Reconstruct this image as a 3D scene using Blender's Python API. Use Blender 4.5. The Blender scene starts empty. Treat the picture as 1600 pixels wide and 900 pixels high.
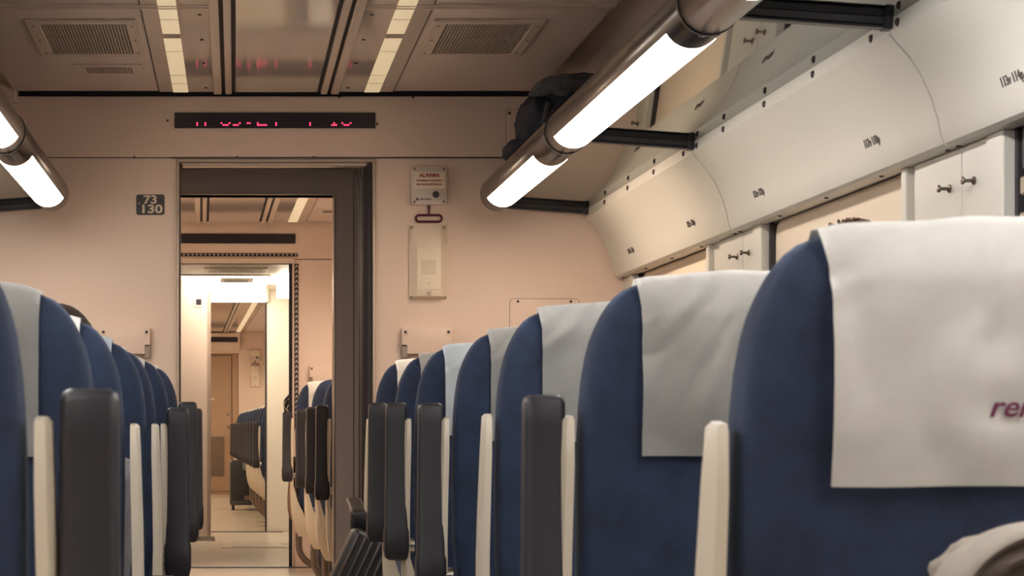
import bpy, bmesh, math, random
from mathutils import Vector, Matrix, noise
random.seed(7)
PI = math.pi
R = math.radians
scn = bpy.context.scene
COL = scn.collection

# ------------------------------------------------------------------ camera
F_PX, VPX, VPY = 3204.0, 367.0, 671.0
CAM_X, CAM_Z = -0.1625, 0.887
cd = bpy.data.cameras.new('camera')
cam = bpy.data.objects.new('camera', cd)
COL.objects.link(cam)
cam.location = (CAM_X, 0, CAM_Z)
cam.rotation_euler = (R(90), 0, 0)
cd.sensor_fit = 'HORIZONTAL'
cd.sensor_width = 36
cd.lens = F_PX / 1600 * 36
cd.shift_x = (800 - VPX) / 1600
cd.shift_y = (VPY - 450) / 1600
cd.clip_start = 0.05
cd.dof.use_dof = True
cd.dof.focus_distance = 7.6
cd.dof.aperture_fstop = 17
scn.camera = cam


def W1(px, py, d=8.12):
    """photo pixel -> (x, z) on the plane y = d"""
    s = F_PX / d
    return (px - VPX) / s + CAM_X, CAM_Z + (VPY - py) / s


# ------------------------------------------------------------------ materials
MATS = {}


def mat(name, col, rough=.5, metal=0, spec=.5, nscale=0, namt=.0, bump=0, bscale=200, sheen=0, emit=None, estr=0, coat=0,
        stretch=None):
    m = bpy.data.materials.new(name)
    m.use_nodes = True
    nt = m.node_tree
    b = nt.nodes['Principled BSDF']
    b.inputs['Base Color'].default_value = (*col, 1)
    b.inputs['Roughness'].default_value = rough
    b.inputs['Metallic'].default_value = metal
    b.inputs['Specular IOR Level'].default_value = spec
    if sheen:
        b.inputs['Sheen Weight'].default_value = sheen
        b.inputs['Sheen Roughness'].default_value = .35
        b.inputs['Sheen Tint'].default_value = (.5, .65, 1, 1)
    if coat:
        b.inputs['Coat Weight'].default_value = coat
        b.inputs['Coat Roughness'].default_value = .08
    if emit:
        b.inputs['Emission Color'].default_value = (*emit, 1)
        b.inputs['Emission Strength'].default_value = estr
    if nscale or bump:
        tc = nt.nodes.new('ShaderNodeTexCoord')
        mp = nt.nodes.new('ShaderNodeMapping')
        nt.links.new(tc.outputs['Object'], mp.inputs['Vector'])
        if stretch:
            mp.inputs['Scale'].default_value = stretch
    if nscale:
        n = nt.nodes.new('ShaderNodeTexNoise')
        n.inputs['Scale'].default_value = nscale
        n.inputs['Detail'].default_value = 5
        n.inputs['Roughness'].default_value = .65
        nt.links.new(mp.outputs['Vector'], n.inputs['Vector'])
        rp = nt.nodes.new('ShaderNodeValToRGB')
        rp.color_ramp.elements[0].position = .32
        rp.color_ramp.elements[1].position = .70
        rp.color_ramp.elements[0].color = (*[max(0, c * (1 - namt)) for c in col], 1)
        rp.color_ramp.elements[1].color = (*[min(1, c * (1 + namt)) for c in col], 1)
        nt.links.new(n.outputs['Fac'], rp.inputs['Fac'])
        nt.links.new(rp.outputs['Color'], b.inputs['Base Color'])
    if bump:
        n2 = nt.nodes.new('ShaderNodeTexNoise')
        n2.inputs['Scale'].default_value = bscale
        n2.inputs['Detail'].default_value = 3
        nt.links.new(mp.outputs['Vector'], n2.inputs['Vector'])
        bp = nt.nodes.new('ShaderNodeBump')
        bp.inputs['Strength'].default_value = bump
        bp.inputs['Distance'].default_value = .002
        nt.links.new(n2.outputs['Fac'], bp.inputs['Height'])
        nt.links.new(bp.outputs['Normal'], b.inputs['Normal'])
    MATS[name] = m
    return m


mat('wall_paint', (.79, .625, .53), .55, nscale=260, namt=.05, bump=.12, bscale=420)
mat('panel_paint', (.64, .61, .545), .42, nscale=3, namt=.02)
mat('ceiling_paint', (.74, .615, .55), .45, nscale=240, namt=.05)
mat('ceiling_gloss', (.68, .57, .50), .13, coat=.8, spec=.8)
mat('trim_paint', (.68, .56, .47), .4, nscale=20, namt=.03)
mat('gangway_paint', (.66, .53, .48), .6, nscale=200, namt=.08)
mat('aluminium', (.66, .55, .45), .34, 1, nscale=40, namt=.05)
mat('steel', (.62, .58, .52), .22, 1)
mat('housing_metal', (.17, .15, .14), .24, .9, nscale=60, namt=.05)
mat('black_gap', (.018, .014, .022), .7)
mat('black_rubber', (.030, .024, .030), .55, nscale=30, namt=.1)
mat('black_plastic', (.022, .020, .027), .42, nscale=500, namt=.25, bump=.25, bscale=700)
mat('dark_bar', (.022, .020, .026), .35)
mat('display_black', (.016, .011, .022), .3)
mat('led_red', (.9, .05, .1), .4, emit=(1, .045, .13), estr=1.6)
mat('plaque_grey', (.062, .056, .060), .5)
mat('cream_text', (.74, .63, .50), .5)
mat('dark_text', (.06, .045, .05), .5)
mat('red_text', (.36, .035, .04), .5)
mat('maroon', (.085, .012, .030), .35)
mat('box_cream', (.66, .57, .50), .38, nscale=300, namt=.03)
mat('phone_cream', (.80, .68, .56), .4)
mat('label_cream', (.80, .70, .56), .5)
mat('speaker_dots', (.40, .33, .25), .6)
mat('screw_metal', (.30, .24, .20), .35, .9)
mat('dark_screw', (.06, .045, .045), .5, .5)
mat('vent_grille', (.44, .36, .29), .5)
mat('vent_dark', (.17, .135, .11), .6)
mat('seat_velvet', (.015, .030, .076), .75, nscale=16, namt=.30, bump=.4, bscale=1200, sheen=.3)
mat('cover_cloth_worn', (.61, .60, .575), .85, nscale=14, namt=.06, bump=.25, bscale=900)  # colour darkened to offset the strong light on the nearest covers
mat('cover_cloth', (.92, .90, .865), .85, nscale=14, namt=.06, bump=.25, bscale=900)  # colour whitened to make up for weaker light on the covers behind
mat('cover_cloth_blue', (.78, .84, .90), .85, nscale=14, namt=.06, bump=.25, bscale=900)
mat('logo_purple', (.16, .035, .085), .7)
mat('shell_cream', (.68, .60, .48), .42, nscale=3, namt=.03)
mat('base_metal', (.20, .16, .14), .3, .9)
mat('floor_lino', (.55, .47, .38), .28, nscale=7, namt=.10, stretch=(1, .35, 1), spec=.4)
mat('floor_metal', (.44, .35, .265), .4, .3)
mat('blind_fabric', (.80, .66, .52), .8, nscale=500, namt=.04)
mat('window_glass_dark', (.02, .018, .02), .06, spec=.6)
mat('hook_metal', (.20, .16, .135), .3, .9)
mat('white_panel', (.80, .74, .62), .4)
mat('pink_panel', (.76, .60, .50), .45, nscale=200, namt=.03)
mat('door_wood', (.44, .29, .195), .5, nscale=120, namt=.06)
mat('bag_navy', (.020, .024, .042), .8, nscale=30, namt=.3, bump=.4, bscale=500)
mat('bag_grey', (.07, .075, .085), .7, nscale=30, namt=.2)
mat('suitcase_dark', (.020, .022, .027), .4, nscale=60, namt=.2)
mat('suitcase_rib', (.085, .070, .068), .34)
mat('label_grey', (.20, .22, .20), .5)
mat('pink_cloth', (.52, .36, .33), .85, nscale=12, namt=.1)
mat('brown_cloth', (.28, .18, .12), .85, nscale=12, namt=.15)
mat('beige_cloth', (.37, .33, .285), .9, nscale=20, namt=.12, bump=.5, bscale=500)
mat('lining_cloth', (.23, .185, .165), .9, nscale=14, namt=.35, bump=.5, bscale=500, stretch=(.4, 1, 2.5))
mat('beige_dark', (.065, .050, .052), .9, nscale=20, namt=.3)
mat('denim', (.46, .53, .57), .85, nscale=40, namt=.14, bump=.4, bscale=500)
mat('grey_knit', (.20, .19, .20), .9, nscale=40, namt=.2)
mat('trousers', (.04, .045, .06), .9, nscale=40, namt=.2)
mat('skin', (.52, .32, .22), .5)
mat('hair_dark', (.025, .016, .012), .45, nscale=60, namt=.4, stretch=(1, 1, .12))
mat('hair_brown', (.10, .045, .025), .5, nscale=60, namt=.35)
mat('sign_red', (.35, .05, .045), .5)
mat('handle_white', (.80, .76, .68), .3)


def glass_shelf_mat():
    m = bpy.data.materials.new('shelf_glass')
    m.use_nodes = True
    nt = m.node_tree
    nt.nodes.clear()
    out = nt.nodes.new('ShaderNodeOutputMaterial')
    mx = nt.nodes.new('ShaderNodeMixShader')
    fr = nt.nodes.new('ShaderNodeFresnel')
    fr.inputs['IOR'].default_value = 3.4
    tr = nt.nodes.new('ShaderNodeBsdfTransparent')
    tr.inputs['Color'].default_value = (.22, .23, .22, 1)
    gl = nt.nodes.new('ShaderNodeBsdfGlossy')
    gl.inputs['Roughness'].default_value = .025
    gl.inputs['Color'].default_value = (.95, .97, .95, 1)
    nt.links.new(fr.outputs[0], mx.inputs[0])
    nt.links.new(tr.outputs[0], mx.inputs[1])
    nt.links.new(gl.outputs[0], mx.inputs[2])
    nt.links.new(mx.outputs[0], out.inputs['Surface'])
    MATS['shelf_glass'] = m


glass_shelf_mat()


def emitter(name, col, strength):
    m = bpy.data.materials.new(name)
    m.use_nodes = True
    nt = m.node_tree
    b = nt.nodes['Principled BSDF']
    b.inputs['Base Color'].default_value = (.8, .78, .74, 1)
    b.inputs['Roughness'].default_value = .4
    b.inputs['Emission Color'].default_value = (*col, 1)
    b.inputs['Emission Strength'].default_value = strength
    MATS[name] = m


TUBE = 12.0
emitter('tube_warm', (1, .80, .62), TUBE * 1.75)
emitter('tube_mid', (1, .94, .86), TUBE)
emitter('tube_cool', (1, .98, .95), TUBE)
emitter('tube_leftwarm', (1, .90, .77), TUBE * 1.6)
emitter('tube_third', (1, .98, .95), TUBE * 2.0)
emitter('tube_bright', (1, .97, .94), TUBE * 1.75)
emitter('tube_behind', (1, .97, .94), TUBE * .30)
emitter('strip_glow', (1, .76, .42), .36)
emitter('vestibule_glow', (1, .86, .69), 7.0)
emitter('tube_far', (1, .79, .56), 15.0)


# ------------------------------------------------------------------ mesh builder
class MB:
    def __init__(self):
        self.bm = bmesh.new()

    def _merge(self, b2):
        me = bpy.data.meshes.new('tmp')
        b2.to_mesh(me)
        b2.free()
        self.bm.from_mesh(me)
        bpy.data.meshes.remove(me)

    def box(self, x0, x1, y0, y1, z0, z1, bev=0, seg=2, M=None):
        b = bmesh.new()
        vs = [b.verts.new((x, y, z)) for x in (x0, x1) for y in (y0, y1) for z in (z0, z1)]
        for f in ((0, 1, 3, 2), (4, 6, 7, 5), (0, 4, 5, 1), (2, 3, 7, 6), (0, 2, 6, 4), (1, 5, 7, 3)):
            b.faces.new([vs[i] for i in f])
        if bev:
            bmesh.ops.bevel(b, geom=list(b.edges), offset=bev, segments=seg, profile=.5, affect='EDGES')
        if M is not None:
            bmesh.ops.transform(b, matrix=M, verts=b.verts)
        self._merge(b)
        return self

    def prism(self, prof, axis, a, b, bev=0):
        n = len(prof)

        def pt(p, t):
            return {'y': (p[0], t, p[1]), 'x': (t, p[0], p[1]), 'z': (p[0], p[1], t)}[axis]
        bb = bmesh.new()
        A = [bb.verts.new(pt(p, a)) for p in prof]
        B = [bb.verts.new(pt(p, b)) for p in prof]
        bb.faces.new(A)
        bb.faces.new(B[::-1])
        for i in range(n):
            bb.faces.new((A[i], B[i], B[(i + 1) % n], A[(i + 1) % n]))
        bmesh.ops.recalc_face_normals(bb, faces=bb.faces)
        if bev:
            es = [e for e in bb.edges if (e.verts[0] in A) == (e.verts[1] in A)]
            bmesh.ops.bevel(bb, geom=es, offset=bev, segments=2, profile=.5, affect='EDGES')
        self._merge(bb)
        return self

    def loft(self, rings, closed=True, caps=True):
        bm = self.bm
        V = [[bm.verts.new(p) for p in r] for r in rings]
        n = len(V[0])
        for a, b in zip(V[:-1], V[1:]):
            for i in range(n if closed else n - 1):
                j = (i + 1) % n
                bm.faces.new((a[i], a[j], b[j], b[i]))
        if caps:
            for r, rev in ((V[0], True), (V[-1], False)):
                try:
                    bm.faces.new(r[::-1] if rev else r)
                except ValueError:
                    pass
        return self

    def tube(self, pts, r, n=10, caps=True):
        pts = [Vector(p) for p in pts]
        rr = r if isinstance(r, (list, tuple)) else [r] * len(pts)
        rings = []
        up = None
        for i, p in enumerate(pts):
            t = (pts[min(i + 1, len(pts) - 1)] - pts[max(i - 1, 0)]).normalized()
            if up is None:
                up = Vector((0, 0, 1)) if abs(t.z) < .9 else Vector((1, 0, 0))
            s = t.cross(up).normalized()
            up = s.cross(t).normalized()
            rings.append([p + (s * math.cos(2 * PI * k / n) + up * math.sin(2 * PI * k / n)) * rr[i] for k in range(n)])
        return self.loft(rings, True, caps)

    def lathe(self, prof, origin=(0, 0, 0), axis='z', n=16):
        rings = []
        ox, oy, oz = origin
        for r, h in prof:
            ring = []
            for k in range(n):
                c, s = r * math.cos(2 * PI * k / n), r * math.sin(2 * PI * k / n)
                ring.append({'z': (ox + c, oy + s, oz + h), 'x': (ox + h, oy + c, oz + s), 'y': (ox + c, oy + h, oz + s)}[axis])
            rings.append(ring)
        return self.loft(rings)

    def grid(self, fn, nu, nv):
        bm = self.bm
        V = [[bm.verts.new(fn(i / nu, j / nv)) for j in range(nv + 1)] for i in range(nu + 1)]
        for i in range(nu):
            for j in range(nv):
                bm.faces.new((V[i][j], V[i + 1][j], V[i + 1][j + 1], V[i][j + 1]))
        return self

    def solidify(self, t):
        bmesh.ops.solidify(self.bm, geom=list(self.bm.faces), thickness=t)
        return self

    def ball(self, c, r, sx=1, sy=1, sz=1, u=16, v=10):
        b = bmesh.new()
        bmesh.ops.create_uvsphere(b, u_segments=u, v_segments=v, radius=r)
        bmesh.ops.transform(b, matrix=Matrix.Translation(c) @ Matrix.Diagonal((sx, sy, sz, 1)), verts=b.verts)
        self._merge(b)
        return self

    def xf(self, M):
        bmesh.ops.transform(self.bm, matrix=M, verts=self.bm.verts)
        return self

    def mesh(self, name, m, smooth=35):
        bmesh.ops.recalc_face_normals(self.bm, faces=self.bm.faces)
        me = bpy.data.meshes.new(name)
        self.bm.to_mesh(me)
        self.bm.free()
        if smooth:
            me.polygons.foreach_set('use_smooth', [True] * len(me.polygons))
            me.set_sharp_from_angle(angle=R(smooth))
        me.materials.append(MATS[m])
        return me

    def build(self, name, m, parent=None, smooth=35):
        return link(name, self.mesh(name, m, smooth), parent)


def link(name, me, parent=None, loc=None, rot=None):
    o = bpy.data.objects.new(name, me)
    COL.objects.link(o)
    if parent:
        o.parent = parent
    if loc:
        o.location = loc
    if rot:
        o.rotation_euler = rot
    return o


class TF:
    def __init__(self, ox=0, oy=0, rot=0):
        self.ox, self.oy, self.rot = ox, oy, rot

    def __call__(self, o, x=0, y=0, z=0, rz=0, rx=0, ry=0):
        c, s = math.cos(self.rot), math.sin(self.rot)
        o.location = (self.ox + x * c - y * s, self.oy + x * s + y * c, z)
        o.rotation_euler = (rx, ry, self.rot + rz)
        return o


T1 = TF()
T2 = TF(-.100, 8.90, .0165)
T3 = TF(-.230, 17.70, .0258)


def thing(name, label, cat, T=T1, x=0, y=0, z=0, group=None, **k):
    o = bpy.data.objects.new(name, None)
    o.empty_display_size = .05
    COL.objects.link(o)
    T(o, x, y, z, **k)
    return tag(o, label, cat, group)


def tag(o, label, cat, group=None, kind=None):
    o['label'] = label
    o['category'] = cat
    if group:
        o['group'] = group
    if kind:
        o['kind'] = kind
    return o


def struct(name, mb, m, T=T1, label=None, smooth=35):
    o = mb.build(name, m, None, smooth)
    T(o)
    o['kind'] = 'structure'
    if label:
        o['label'] = label
        o['category'] = name.split('_')[0]
    return o


def text_mesh(body, size, m, align='CENTER', ext=.0006, shear=0, bold=0, space=1.0):
    cu = bpy.data.curves.new('lettering', 'FONT')
    cu.body = body
    cu.size = size
    cu.align_x = align
    cu.align_y = 'CENTER'
    cu.extrude = ext
    cu.shear = shear
    cu.offset = bold
    cu.space_character = space
    o = bpy.data.objects.new('tmp', cu)
    COL.objects.link(o)
    dg = bpy.context.evaluated_depsgraph_get()
    me = bpy.data.meshes.new_from_object(o.evaluated_get(dg))
    bpy.data.objects.remove(o)
    bpy.data.curves.remove(cu)
    me.materials.clear()
    me.materials.append(MATS[m])
    return me


UPR = (R(90), 0, 0)     # lettering that stands upright and faces -y


def rrect(x0, x1, z0, z1, r, n=5):
    pts = []
    for cx, cz, a0 in ((x1 - r, z1 - r, 0), (x0 + r, z1 - r, 90), (x0 + r, z0 + r, 180), (x1 - r, z0 + r, 270)):
        for k in range(n + 1):
            a = R(a0 + 90 * k / n)
            pts.append((cx + r * math.cos(a), cz + r * math.sin(a)))
    return pts


ORD = ['first', 'second', 'third', 'fourth', 'fifth', 'sixth', 'seventh', 'eighth', 'ninth', 'tenth', 'eleventh', 'twelfth']

# ------------------------------------------------------------------ shell of a coach
Y_END = 8.12
Y_BACK = -9.0
JOINTS = [8.10, 6.2, 4.335, 2.47, .605, -1.26, -3.12, -4.99, -6.85, -9.0]
CEIL = [(0, 2.217), (1.03, 2.217), (1.03, 2.247), (1.14, 2.247), (1.20, 2.236), (1.255, 2.20), (1.305, 2.13),
        (1.345, 2.02), (1.372, 1.88), (1.385, 1.757)]
EDGE_PROF = [(1.225, 1.757), (1.222, 1.722), (1.236, 1.704), (1.262, 1.676), (1.288, 1.636), (1.309, 1.590), (1.323, 1.545),
             (1.331, 1.505), (1.337, 1.491), (1.347, 1.485), (1.385, 1.485), (1.385, 1.757)]


def coach_ceiling(T, y0, y1):
    prof = CEIL + [(x + .05, z + .03) for x, z in CEIL[::-1]]
    prof = [(1.45, 1.757), (1.45, 2.34), (-1.45, 2.34), (-1.45, 1.757)] + [(-x, z) for x, z in CEIL[::-1]] + CEIL[1:]
    struct('ceiling', MB().prism(prof, 'y', y0, y1), 'ceiling_paint', T, smooth=50)
    # glossy middle panel, side panels and rails
    g = MB().box(-.160, .160, y0, y1, 2.212, 2.2165)
    for s in (1, -1):
        a, b = sorted((s * .247, s * .458))
        g.box(a, b, y0, y1, 2.213, 2.2168)
    struct('ceiling_panel', g, 'ceiling_gloss', T, smooth=0)
    k = MB()
    for s in (1, -1):
        for a, b in ((.160, .176), (.199, .216), (.4585, .4625)):
            a, b = sorted((s * a, s * b))
            k.box(a, b, y0, y1, 2.2145, 2.2172)
    struct('trim_gap', k, 'black_gap', T, smooth=0)
    r = MB()
    for s in (1, -1):
        for a, b in ((.175, .200), (.214, .246)):
            a, b = sorted((s * a, s * b))
            r.box(a, b, y0, y1, 2.203, 2.217, .003, 1)
    struct('trim_rail', r, 'trim_paint', T)


def end_wall(T, y, th, m, name, half=.382, top=1.946, x_c=0.0, zt=2.25, w=1.40):
    mb = MB()
    mb.box(-w, x_c - half, y, y + th, 0, zt)
    mb.box(x_c + half, w, y, y + th, 0, zt)
    mb.box(x_c - half, x_c + half, y, y + th, top, zt)
    return struct(name, mb, m, T, smooth=0)


# floor and ceilings
struct('floor', MB().box(-2.2, 1.6, Y_BACK, 29.5, -.06, 0), 'floor_lino', smooth=0)
coach_ceiling(T1, Y_BACK, 8.055)
struct('ceiling_edge', MB().box(-1.02, 1.02, 8.0545, 8.19, 2.226, 2.30).box(-1.02, 1.02, 8.13, 8.19, 2.20, 2.23), 'black_gap', T1, smooth=0)
seam = MB()
for s in (1, -1):
    a, b = sorted((s * .247, s * 1.03))
    seam.box(a, b, 6.405, 6.420, 2.209, 2.217)
    seam.box(a, b, 6.440, 6.455, 2.209, 2.217)
    pr = [(1.03, 2.247), (1.14, 2.247), (1.20, 2.236), (1.255, 2.20), (1.305, 2.13)]
    pr = [(s * x, z) for x, z in pr] + [(s * (x - .006), z - .006) for x, z in pr[::-1]]
    seam.prism(pr, 'y', 6.425, 6.435)
struct('trim_seam', seam, 'trim_paint', T1)

# side walls -------------------------------------------------------
WIN = [(6.63, 7.90), (4.68, 5.97), (2.80, 4.09), (.93, 2.22), (-.94, .35), (-2.80, -1.51), (-4.67, -3.37), (-6.54, -5.24)]


def side_wall(s, name):
    mb = MB()
    x0, x1 = sorted((s * 1.385, s * 1.45))
    mb.box(x0, x1, Y_BACK, Y_END, 0, .72)
    mb.box(x0, x1, Y_BACK, Y_END, 1.49, 1.80)
    ys = [Y_BACK] + [v for w in sorted(WIN) for v in w] + [Y_END]
    for a, b in zip(ys[::2], ys[1::2]):
        mb.box(x0, x1, a, b, .72, 1.49)
    struct(name, mb, 'panel_paint', T1, smooth=0)
    # paired pillar panels either side of each joint
    p = MB()
    for j in JOINTS[1:-1]:
        for a, b in ((j - .215, j - .003), (j + .003, j + .30)):
            xa, xb = sorted((s * 1.374, s * 1.386))
            p.box(xa, xb, a, b, .70, 1.484, .002, 1)
    xa, xb = sorted((s * 1.374, s * 1.386))
    p.box(xa, xb, 7.99, 8.118, .70, 1.484)
    struct('trim_pillar', p, 'panel_paint', T1)


side_wall(1, 'wall_right')
side_wall(-1, 'wall_left')
struct('wall_back', MB().box(-1.45, 1.45, Y_BACK - .06, Y_BACK, 0, 2.3), 'wall_paint', T1, smooth=0)

NUMS = {3.91: '113v 114p', 4.77: '117v 118p', 5.80: '121v 122p', 6.66: '125v 126p', 7.67: '129v 130p'}


def windows(s):
    for i, (a, b) in enumerate(WIN):
        o = bpy.data.objects.new('window_%d' % (i + 1 if s > 0 else i + 9), None)
        COL.objects.link(o)
        o['kind'] = 'structure'
        o.location = (s * 1.385, (a + b) / 2, 1.1)
        h = (b - a) / 2
        fr = MB()
        for y0, y1 in ((-h - .005, -h + .030), (h - .005, h + .085)):
            xa, xb = sorted((s * -.018, s * .02))
            fr.box(xa, xb, y0, y1, -.38, .386, .003, 1)
        xa, xb = sorted((s * -.010, s * .02))
        fr.box(xa, xb, -h, h, -.40, -.37)
        fr.build('frame', 'panel_paint', o)
        xa, xb = sorted((s * .022, s * .026))
        gk = MB()
        gk.box(*sorted((s * .006, s * .02)), h - .022, h - .004, -.37, .386)
        gk.build('gasket', 'black_rubber', o)
        xg, xh = sorted((s * .050, s * .056))
        MB().box(xg, xh, -h, h, -.38, .388).build('glass', 'window_glass_dark', o)
        if i == 2:
            # blind rolled up behind a case with two bars
            MB().box(*sorted((s * .01, s * .045)), -h, h - .03, .300, .388, .004, 1).build('blind_case', 'plaque_grey', o)
            MB().box(*sorted((s * .006, s * .030)), -h, h - .03, .250, .288, .004, 1).build('bar', 'aluminium', o)
            MB().box(*sorted((s * .006, s * .022)), -h, h - .03, .205, .216, .002, 1).build('bar', 'aluminium', o)
        else:
            bl = MB()
            bl.prism(rrect(-h + .02, h - .02, -.37, .386, .05), 'x', xa, xb)
            bl.build('blind', 'blind_fabric', o)


windows(1)
windows(-1)


def fascia(s):
    for k, (b, a) in enumerate(zip(JOINTS[:-1], JOINTS[1:])):
        o = struct('trim_%d' % (k + 1 if s > 0 else k + 10), MB().prism([(s * x, z) for x, z in EDGE_PROF], 'y', a + .0055, b - .0055),
                   'panel_paint', T1, smooth=30)
        MB().prism([(s * (x + .008), z + (.006 if z < 1.6 else -.001)) for x, z in EDGE_PROF], 'y', b - .004, b + .004).build('joint_gap', 'black_gap', o) if k else None
        if s > 0 and k < 3:
            rv = MB().lathe([(.0, -.0065), (.006, -.0055), (.0095, -.001), (.0095, .002)], axis='x', n=12).mesh('rivet', 'dark_screw')
            y = a + .13
            while y < b - .04:
                link('rivet', rv, o, (1.2235, y, 1.738))
                y += .45
            link('rivet', rv, o, (1.2235, b - .05, 1.738))
            sv = MB().lathe([(0, -.004), (.005, -.003), (.006, 0)], axis='z', n=10).mesh('screw', 'dark_screw')
            y = a + .05
            while y < b:
                link('screw', sv, o, (1.362, y, 1.485))
                y += .45
            for d, t in NUMS.items():
                if a < d < b:
                    me = text_mesh(t, .027, 'dark_text', ext=.0004, bold=.0006)
                    n = link('seat_number', me, o)
                    p0, p1 = Vector((1.323, 0, 1.545)), Vector((1.309, 0, 1.590))
                    ty = (p1 - p0).normalized()
                    X = Vector((0, -1, 0))
                    Z = X.cross(ty)
                    q = p0.lerp(p1, .25) + Z * .0012
                    M = Matrix((X, ty, Z)).transposed().to_4x4()
                    M.translation = (q.x, d, q.z)
                    n.matrix_basis = M


fascia(1)
fascia(-1)

# coat hooks -------------------------------------------------------
hook_me = MB().lathe([(0, 0), (.0135, 0), (.0135, -.005), (.006, -.010), (.0055, -.030), (.011, -.033), (.013, -.037), (.011, -.042), (0, -.043)],
                     axis='x', n=14).xf(Matrix.Scale(.66, 4)).mesh('coat_hook', 'hook_metal')
for j, where in ((4.335, 'between the two big bright window blinds and the bare window'), (6.2, 'beside the last window before the end wall'), ):
    for dy, side in ((.07, 'farther'), (-.075, 'nearer')):
        o = link('coat_hook', hook_me)
        o.location = (1.374, j + dy, 1.404 if j < 5 else 1.415)
        tag(o, {4.335: 'dark metal peg coat hook beside the brightest window blind, %s of its pair',
                6.2: 'small dark metal peg coat hook under the second fascia joint, %s of its pair'}[j] % side, 'coat hook', 'coat hooks on the pillars')
o = link('coat_hook', hook_me)
o.location = (1.374, 8.055, 1.40)
tag(o, 'small peg coat hook in the corner against the end wall', 'coat hook', 'coat hooks on the pillars')

# ------------------------------------------------------------------ lights and racks
TX, TZ, TR = .840, 1.787, .066


def tube_light(T, s, ya, yb, em, label, last=False, x=TX, d0=.22, d1=.13):
    t = thing('tube_light', label, 'tube light', T, s * x, ya, TZ, 'tube lights along the luggage racks')
    L = yb - ya
    prof = [(TR * .96, 0), (TR, .004), (TR, L - .004), (TR * .96, L)]
    if last:
        prof = [(TR * .96, 0), (TR, .004), (TR, L - .03), (TR * .93, L - .012), (TR * .75, L), (0, L)]
    MB().lathe(prof, axis='y', n=40).build('housing', 'housing_metal', t)
    d1 = L - (.20 if last else d1)
    n = 22
    mb = MB()
    rings = []
    for y in (d0, d1):
        ring = []
        for k in range(n + 1):
            a = R(-60 + 120 * k / n)
            ring.append(((TR + .0015) * math.sin(a), y, -(TR + .0015) * math.cos(a)))
        for k in range(n + 1):
            a = R(60 - 120 * k / n)
            ring.append(((TR - .001) * math.sin(a), y, -(TR - .001) * math.cos(a)))
        rings.append(ring)
    mb.loft(rings)
    mb.build('diffuser', em, t)
    MB().lathe([(TR - .002, -.005), (TR + .0025, -.005), (TR + .0025, .005), (TR - .002, .005)], axis='y', n=40).build('joint_ring', 'dark_bar', t)
    for a in (-12, 14):
        an = R(a)
        MB().ball(((TR + .003) * math.sin(an), 0, -(TR + .003) * math.cos(an)), .006, 1.3, .8, .6, 8, 6).build('screw', 'steel', t)
    return t


TJ = [7.87, 6.2, 4.335, 2.47, .605, -1.26, -3.12, -4.99, -6.85, -8.9]
NEAR = ['nearest the end wall', 'second from the end wall', 'third from the end wall', 'fourth from the end wall', 'fifth from the end wall',
        'sixth from the end wall', 'seventh from the end wall', 'eighth from the end wall', 'ninth from the end wall']
for s, side in ((1, 'alarm-box side'), (-1, 'number-plaque side')):
    for k, (b, a) in enumerate(zip(TJ[:-1], TJ[1:])):
        em = (['tube_warm', 'tube_mid'] + ['tube_third', 'tube_bright', 'tube_behind'] + ['tube_behind'] * 6)[k] if s > 0 else (['tube_leftwarm', 'tube_mid'] + ['tube_third', 'tube_bright', 'tube_behind'] + ['tube_behind'] * 6)[k]
        tube_light(T1, s, a, b, em, 'lit tube light in grey metal housing on the %s, %s' % (side, NEAR[k]), last=(k == 0), x=TX if s > 0 else .862, d0=.30 if k == 0 else .16, d1=.36 if k == 2 else .13)

for s, side in ((1, 'alarm-box'), (-1, 'number-plaque')):
    t = thing('luggage_rack', 'overhead glass luggage rack with black support arms along the %s side' % side, 'luggage rack', T1, s * 1.06, 0, 1.757)
    for j, (b, a) in enumerate(zip(JOINTS[:-1], JOINTS[1:])):
        pr = [(.892 - 1.06, .0285), (.892 - 1.06, .0225), (1.2245 - 1.06, -.001), (1.2245 - 1.06, .005)]
        MB().prism([(s * q, z) for q, z in pr], 'y', a + .004, b - .004).build('glass_shelf', 'shelf_glass', t)
    for j, y in enumerate([8.05] + JOINTS[1:-1]):
        mb = MB()
        sl = lambda lo, hi, x0, x1: [(x0 - 1.06, .0225 + lo), (x0 - 1.06, .0225 + hi), (x1 - 1.06, -.001 + hi), (x1 - 1.06, -.001 + lo)]
        mb.prism([(s * q, z) for q, z in sl(-.0150, -.0005, .885, 1.222)], 'y', y - .012, y + .012)
        mb.prism([(s * q, z) for q, z in sl(-.0235, -.0205, .890, 1.215)], 'y', y - .014, y + .014)
        mb.prism([(s * q, z) for q, z in sl(-.0215, -.0145, .890, 1.215)], 'y', y + .004, y + .010)
        mb.box(*sorted((s * (1.205 - 1.06), s * (1.224 - 1.06))), y - .018, y + .018, -.026, .018, .002, 1)
        mb.build('support_arm', 'dark_bar', t)

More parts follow.
